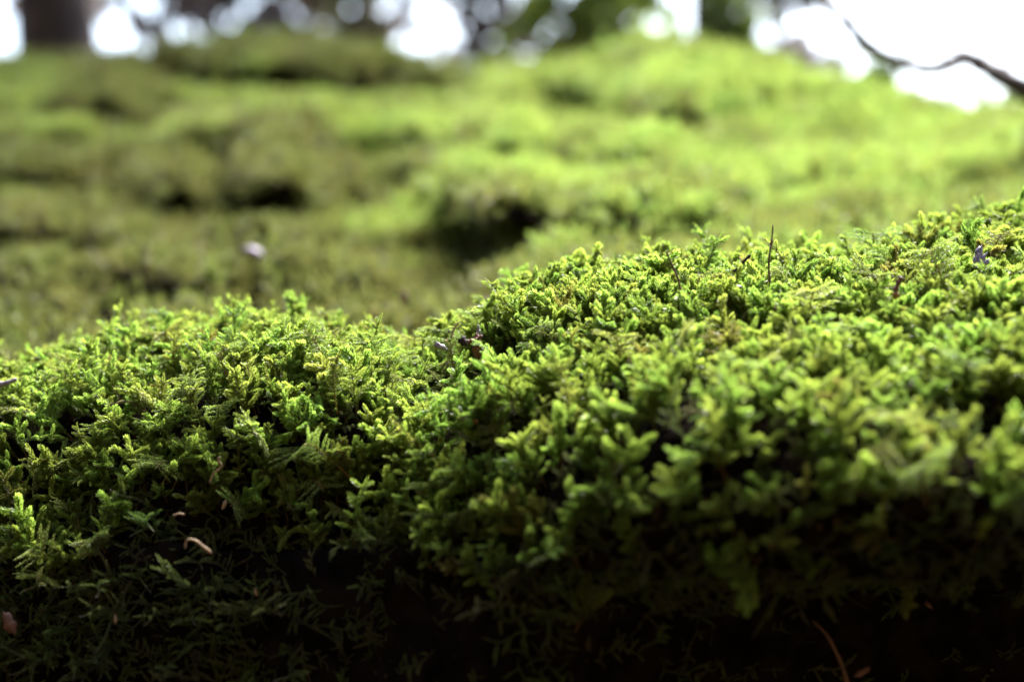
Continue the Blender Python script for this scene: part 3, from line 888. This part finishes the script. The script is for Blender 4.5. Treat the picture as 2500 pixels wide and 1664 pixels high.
def flake(name, label, cat, cx, cy, d, w, h, ang, mat, curl=.3, group=None, thick=.12, seed=0):
    """a curled, ragged chip of bark or leaf with real thickness; w, h in photograph pixels"""
    rng = np.random.default_rng(seed + 900)
    s_ = W / 2500 * d; nu, nv = 9, 13
    u = np.linspace(-1, 1, nu); v = np.linspace(-1, 1, nv)
    U, V_ = np.meshgrid(u, v)
    edge = (1 - .75 * np.abs(V_) ** 3.2) * (1 + .16 * np.sin(V_ * 6 + seed)) + rng.normal(0, .05, (nv, 1))
    X = U * edge * w / 2; Z = V_ * h / 2 + 3 * np.sin(U * 3 + seed)
    Y = -(1 - U ** 2) * w * curl + .10 * h * V_ ** 2 + rng.normal(0, .02 * w, U.shape)
    ca, sa = math.cos(ang), math.sin(ang)
    Xr, Zr = X * ca - Z * sa, X * sa + Z * ca
    front = np.stack([Xr, Y, Zr], -1).reshape(-1, 3) * s_
    backv = front + np.array([0, w * thick, 0]) * s_
    k = np.arange(nv - 1)[:, None] * nu + np.arange(nu - 1)[None]
    F = np.stack([k, k + 1, k + nu + 1, k + nu], -1).reshape(-1, 4)
    N = nu * nv
    ring = np.concatenate([np.arange(nu), np.arange(1, nv) * nu + nu - 1, (nv - 1) * nu + np.arange(nu - 2, -1, -1), np.arange(nv - 2, 0, -1) * nu])
    r2 = np.roll(ring, -1)
    mb = MB(); mb.add(np.concatenate([front, backv]), np.concatenate([F, F[:, ::-1] + N, np.stack([ring, ring + N, r2 + N, r2], -1)]), 0)
    return tag(obj(name, mb.mesh(name, [mat], smooth=True), loc=at(cx, cy, d)), label, cat, group)


# stalks on the right mound
d1 = dsurf(1880, 730)
st = strandlike("dry_stalk", "thin upright brown stalk on the crest of the right mound", "stalk", [(1880, 700), (1877, 640), (1884, 590), (1887, 548)], d1, 6, 3.5, M_dry)
mb = MB(); mb.tube(poly([(1882, 600), (1884, 592), (1885, 584)], d1, 6), np.array([2.2, 3.4, 3.8, 3.8, 3.2, 2.2]) * W / 2500 * d1, 7, 0)
obj("node", mb.mesh("node", [M_dry], smooth=True), st)
d2 = dsurf(1665, 770, .003)
st = strandlike("dry_stalk", "leaning reddish brown stalk with fine withered hairs near the left crest of the right mound", "stalk", [(1664, 720), (1655, 680), (1640, 645), (1625, 612)], d2, 6.5, 4, M_dry)
rng = np.random.default_rng(5)
for k in range(16):
    t = rng.uniform(.35, 1); x = 1664 + (1625 - 1664) * t; y = 720 + (612 - 720) * t; sgn = 1 if k % 2 else -1
    mb = MB(); mb.tube(poly([(x, y), (x + sgn * 10, y - rng.uniform(-2, 4)), (x + sgn * rng.uniform(14, 24), y - rng.uniform(2, 12))], d2 + rng.normal(0, .001), 6), np.linspace(1.1, .5, 6) * W / 2500 * d2, 4, 0)
    obj("hair", mb.mesh("hair", [M_dry]), st)
d3 = dsurf(1810, 740)
strandlike("twig", "short dark forked twig lying on the right mound crest", "twig", [(1792, 664), (1806, 650), (1818, 636), (1833, 622)], d3, 9, 7, M_rim)
# purple scale and red husk
d4 = dsurf(2385, 700, .007)
ps = tag(obj("bud_scale", None, loc=at(2388, 622, d4)), "ribbed lavender bud scale standing in moss at the right edge of the mound", "bud scale")
for k, (dx, dy, h, w, a) in enumerate([(0, 0, 46, 17, -.32), (9, 12, 36, 13, -.5), (-6, 16, 32, 13, -.15), (12, 22, 24, 11, -.75)]):
    f = flake("scale", None, None, 0, 0, d4, w, h, a, M_purple, .35, seed=k)
    f.parent = ps; f.location = (dx * W / 2500 * d4, -.0006 * k, -dy * W / 2500 * d4)
d5 = dsurf(2190, 760, .009)
hk = strandlike("seed_husk", "curled dark red husk with an amber base on the right mound", "husk", [(2186, 722), (2188, 705), (2195, 688), (2203, 676)], d5, 11, 15, M_husk)
mb = MB(); q = poly([(2184, 712), (2189, 724), (2196, 738)], d5, 8); mb.tube(q, np.array([5, 8, 9.5, 9, 8, 6, 4, 2]) * W / 2500 * d5, 7, 0)
obj("amber_base", mb.mesh("amber_base", [M_amber], smooth=True), hk)
mb = MB(); mb.tube(poly([(2203, 676), (2196, 674), (2189, 677), (2186, 684), (2191, 688)], d5, 14), 2.4 * W / 2500 * d5, 6, 0)
obj("curl", mb.mesh("curl", [M_rim], smooth=True), hk)
# the notch between the mounds
dn = dsurf(1165, 900, .011)
flake("bark_flake", "upright reddish brown bark flake in the notch between the two mounds", "bark flake", 1166, 846, dn, 26, 66, .08, M_barkflake, .3, seed=2)
strandlike("twig", "short broken orange twig resting on top of the bark flake in the notch", "twig", [(1142, 836), (1152, 832), (1166, 828), (1178, 818)], dn - .001, 15, 8, M_barkflake)
strandlike("twig", "pale grey splinter sticking up beside the bark flake", "twig", [(1160, 832), (1165, 818), (1168, 800), (1166, 792)], dn + .001, 9, 4, M_grey)
flake("wood_chip", "pale lavender wood chip left of the notch litter", "wood chip", 1076, 846, dn + .004, 15, 34, 1.15, M_grey, .3, seed=4)
flake("wood_chip", "blackish wood chip next to the orange twig in the notch", "wood chip", 1132, 834, dn + .002, 22, 24, .7, M_rim, .4, seed=5)
rt = strandlike("root_tuft", "tuft of fine tan root hairs standing above the notch", "root hairs", [(1101, 826), (1106, 808), (1114, 794), (1118, 786)], dn + .003, 5, 3, M_tan)
for k, q in enumerate([[(1116, 796), (1100, 794), (1082, 790), (1072, 784)], [(1115, 796), (1108, 786), (1102, 783)], [(1118, 794), (1128, 800), (1140, 806)], [(1113, 800), (1098, 800), (1088, 804)], [(1117, 798), (1124, 810), (1136, 818)], [(1118, 792), (1122, 786), (1130, 782)], [(1110, 806), (1100, 812), (1090, 814)]]):
    mb = MB(); mb.tube(poly(q, dn + .003 - .001 * (k % 3), 10), np.linspace(1.3, .5, 10) * W / 2500 * dn, 4, 0)
    obj("root_hair", mb.mesh("root_hair", [M_tan]), rt)
# scraps among the moss
def scrap(label, cx, cy, w, h, ang, mat, ahead=.003, name="leaf_scrap", cat="leaf scrap", dy=50, seed=0):
    return flake(name, label, cat, cx, cy, dsurf(cx, cy + dy, ahead), w, h, ang, mat, .3, seed=seed)
scrap("rusty red leaf scrap near the left crest of the right mound", 1345, 733, 14, 22, .9, M_barkflake, seed=1)
scrap("tiny red brown scrap in the bright moss under the short forked twig", 1804, 700, 8, 17, 1.2, M_husk, seed=2)
scrap("tiny pinkish scrap lower on the bright right mound", 1893, 752, 7, 12, .5, M_barkflake, seed=3)
scrap("pinkish brown leaf scrap on the blurred slope behind the left mound crest", 985, 728, 22, 34, .4, M_barkflake, dy=20, seed=4)
scrap("brown leaf scrap behind the notch at the foot of the right mound", 1190, 738, 16, 46, 1.25, M_barkflake, dy=10, seed=5)
strandlike("needle", "pale grey needle standing on the left mound crest", "needle", [(782, 784), (786, 796), (791, 812)], dsurf(790, 850, .003), 3.5, 6, M_grey)
strandlike("stalk", "amber seed stalk just behind the left mound crest", "stalk", [(912, 795), (911, 775), (910, 752)], dsurf(910, 800), 9, 11, M_amber)
strandlike("needle", "short orange brown needle lying in the dark moss below the notch", "needle", [(1122, 1018), (1142, 1025), (1168, 1030)], dsurf(1145, 1060, .007), 7, 8, M_orange)
strandlike("twig", "pinkish grey twig end at the left edge of the left mound", "twig", [(-40, 946), (0, 938), (22, 933), (42, 924)], dsurf(20, 975, .004), 20, 8, M_grey)
strandlike("tan_stalk", "thin wavy tan stalk in the moss of the left mound face", "stalk", [(512, 1178), (520, 1158), (536, 1144), (541, 1134), (532, 1124), (538, 1114)], dsurf(530, 1170, .009), 5, 5, M_tan)
strandlike("needle", "bent orange needle hooked over on the dark left face", "needle", [(452, 1338), (454, 1322), (462, 1316), (478, 1320), (496, 1334), (516, 1350)], dsurf(480, 1340, .012), 4, 9, M_tan)
strandlike("needle", "tiny tan needle on the left face above the bent orange needle", "needle", [(424, 1258), (436, 1253), (450, 1255)], dsurf(437, 1260, .009), 5, 5, M_tan)
scrap("small tan scrap right of the tiny needle on the left face", 547, 1232, 9, 22, -.3, M_tan, .009, dy=10, seed=6)
scrap("small tan scrap on the dark left face far below the bent needle", 624, 1444, 6, 18, .3, M_tan, .009, dy=0, seed=7)
scrap("tiny tan scrap low on the dark left face", 281, 1510, 7, 19, .1, M_tan, .009, dy=0, seed=8)
scrap("ragged rusty leaf scrap at the lower left corner", 22, 1520, 30, 56, .4, M_barkflake, .008, dy=0, seed=9)
strandlike("twig", "faint reddish twig hanging in the black hollow at the lower right", "twig", [(1985, 1515), (2018, 1548), (2042, 1592), (2058, 1630), (2072, 1680)], dsurf(2040, 1600, .012), 6, 12, M_dry)
scrap("brown wood chip beside the faint twig at the lower right", 2104, 1640, 16, 44, -1.1, M_barkflake, .012, dy=0, name="wood_chip", cat="wood chip", seed=10)
scrap("tiny brown wood chip alone in the black hollow at the right", 2268, 1477, 10, 22, .8, M_barkflake, .01, dy=0, name="wood_chip", cat="wood chip", seed=11)
# the pale stone on the slope
dp = dsurf(617, 640, .004)
import bmesh
bm = bmesh.new(); bmesh.ops.create_icosphere(bm, subdivisions=4, radius=1)
Vs = np.array([v.co[:] for v in bm.verts]); nv_ = noise3(Vs + 3, .9, 12, 3) - .5
for v, a, k in zip(bm.verts, Vs, nv_):
    v.co = Vector(a * np.array([27, 20, 16]) * (1 + .35 * k) * W / 2500 * dp)
me = bpy.data.meshes.new("stone"); bm.to_mesh(me); bm.free(); me.polygons.foreach_set("use_smooth", np.full(len(me.polygons), True)); me.materials.append(M_stone)
o = tag(obj("stone", me, loc=at(617, 618, dp)), "small pale grey stone resting on the blurred slope at the left", "stone"); o.rotation_euler = (0, .3, 0)
strandlike("twig", "thin dark blurred twig standing just above the pale stone", "twig", [(586, 612), (583, 585), (580, 556)], dp + .004, 12, 9, M_rim)

# individual shoots that stand out of the carpet
def frond(name, label, cat, px_, py_, kind, size, lean_, yaw, seed, dy=60, ahead=.003, mats=None):
    rng = np.random.default_rng(seed)
    d = dsurf(px_, py_ + dy, ahead)
    if kind == "fern": mb = shoot_fern(rng, 1.0, .016, .62)
    elif kind == "lobed": mb = shoot_lobed(rng)
    else: mb = shoot_thin(rng)
    leafm = MB(); stem = MB()
    for V, F, Mi, A in zip(mb.V, mb.F, mb.M, mb.A): pass
    V = np.concatenate(mb.V); F = np.concatenate(mb.F); Mi = np.concatenate(mb.M); A = np.concatenate(mb.A)
    for k, target in ((0, leafm), (1, stem)):
        f = F[Mi == k]; used, inv = np.unique(f, return_inverse=True)
        target.add(V[used], inv.reshape(f.shape), 0, A[used])
    o = obj(name, leafm.mesh(name, [mats or (M_fern if kind == "fern" else M_moss)], age=True))
    tag(o, label, cat, "single moss shoots standing out of the carpet")
    obj("stem", stem.mesh("stem", [M_amber if kind == "fern" else M_stem]), o)
    o.scale = (size * .8,) * 3
    o.rotation_euler = (lean_[0], lean_[1], yaw)
    o.location = at(px_, py_ + 85, d)
    return o


FR = [
    ("feather_frond", "golden stemmed feather frond on the left mound, fanned out like a small star", 575, 880, "fern", 1.15, (-.5, 0), 1.57, 3),
    ("feather_frond", "broad feather frond with a brown stem under the dark crest tuft of the left mound", 815, 845, "fern", 1.25, (-.4, -.2), 2.2, 5),
    ("feather_frond", "upright narrow feather frond right of the golden stemmed one on the left mound", 822, 915, "fern", .9, (-.2, 0), 1.4, 8),
    ("moss_tuft", "bushy dark green tuft rising from the left mound crest", 905, 830, "thin", 1.2, (0, 0), .4, 9),
    ("feather_frond", "pale drooping feather frond on the dark face below the left mound", 850, 1075, "fern", 1.1, (.7, .1), 4.4, 12),
    ("feather_frond", "upright green feather frond inside the notch beside the bark flake", 1112, 850, "fern", 1.05, (-.1, -.1), 1.7, 14),
    ("feather_frond", "pale feathery frond arching left over the notch from the right mound", 1225, 850, "fern", .95, (0, .1), 3.1, 15),
    ("moss_tuft", "pale fuzzy tuft at the left crest edge of the right mound", 1275, 740, "thin", 1.0, (0, -.2), 1.4, 16),
    ("feather_frond", "pale upright feather frond with a golden stem left of the lavender scale", 2325, 655, "fern", 1.3, (-.35, 0), 1.5, 18),
    ("moss_shoot", "tall plump shoot leaning left in front of the notch hollow", 1150, 985, "lobed", 1.3, (.5, -.6), .8, 20),
    ("moss_shoot", "plump forked shoot low on the left mound face", 400, 1085, "lobed", 1.25, (.4, -.2), 2.0, 22),
    ("moss_shoot", "plump forked shoot hanging below the edge of the right mound", 1890, 1240, "lobed", 1.3, (.5, .2), 1.0, 24),
    ("moss_shoot", "yellowish plump shoot at the lower edge of the right mound's moss", 2150, 1180, "lobed", 1.3, (.4, .3), 2.6, 26),
]
for nm, lb, x, y, kd, sz_, ln_, yw, sd_ in FR:
    frond(nm, lb, nm.replace("_", " "), x, y, kd, sz_, ln_, yw, sd_)
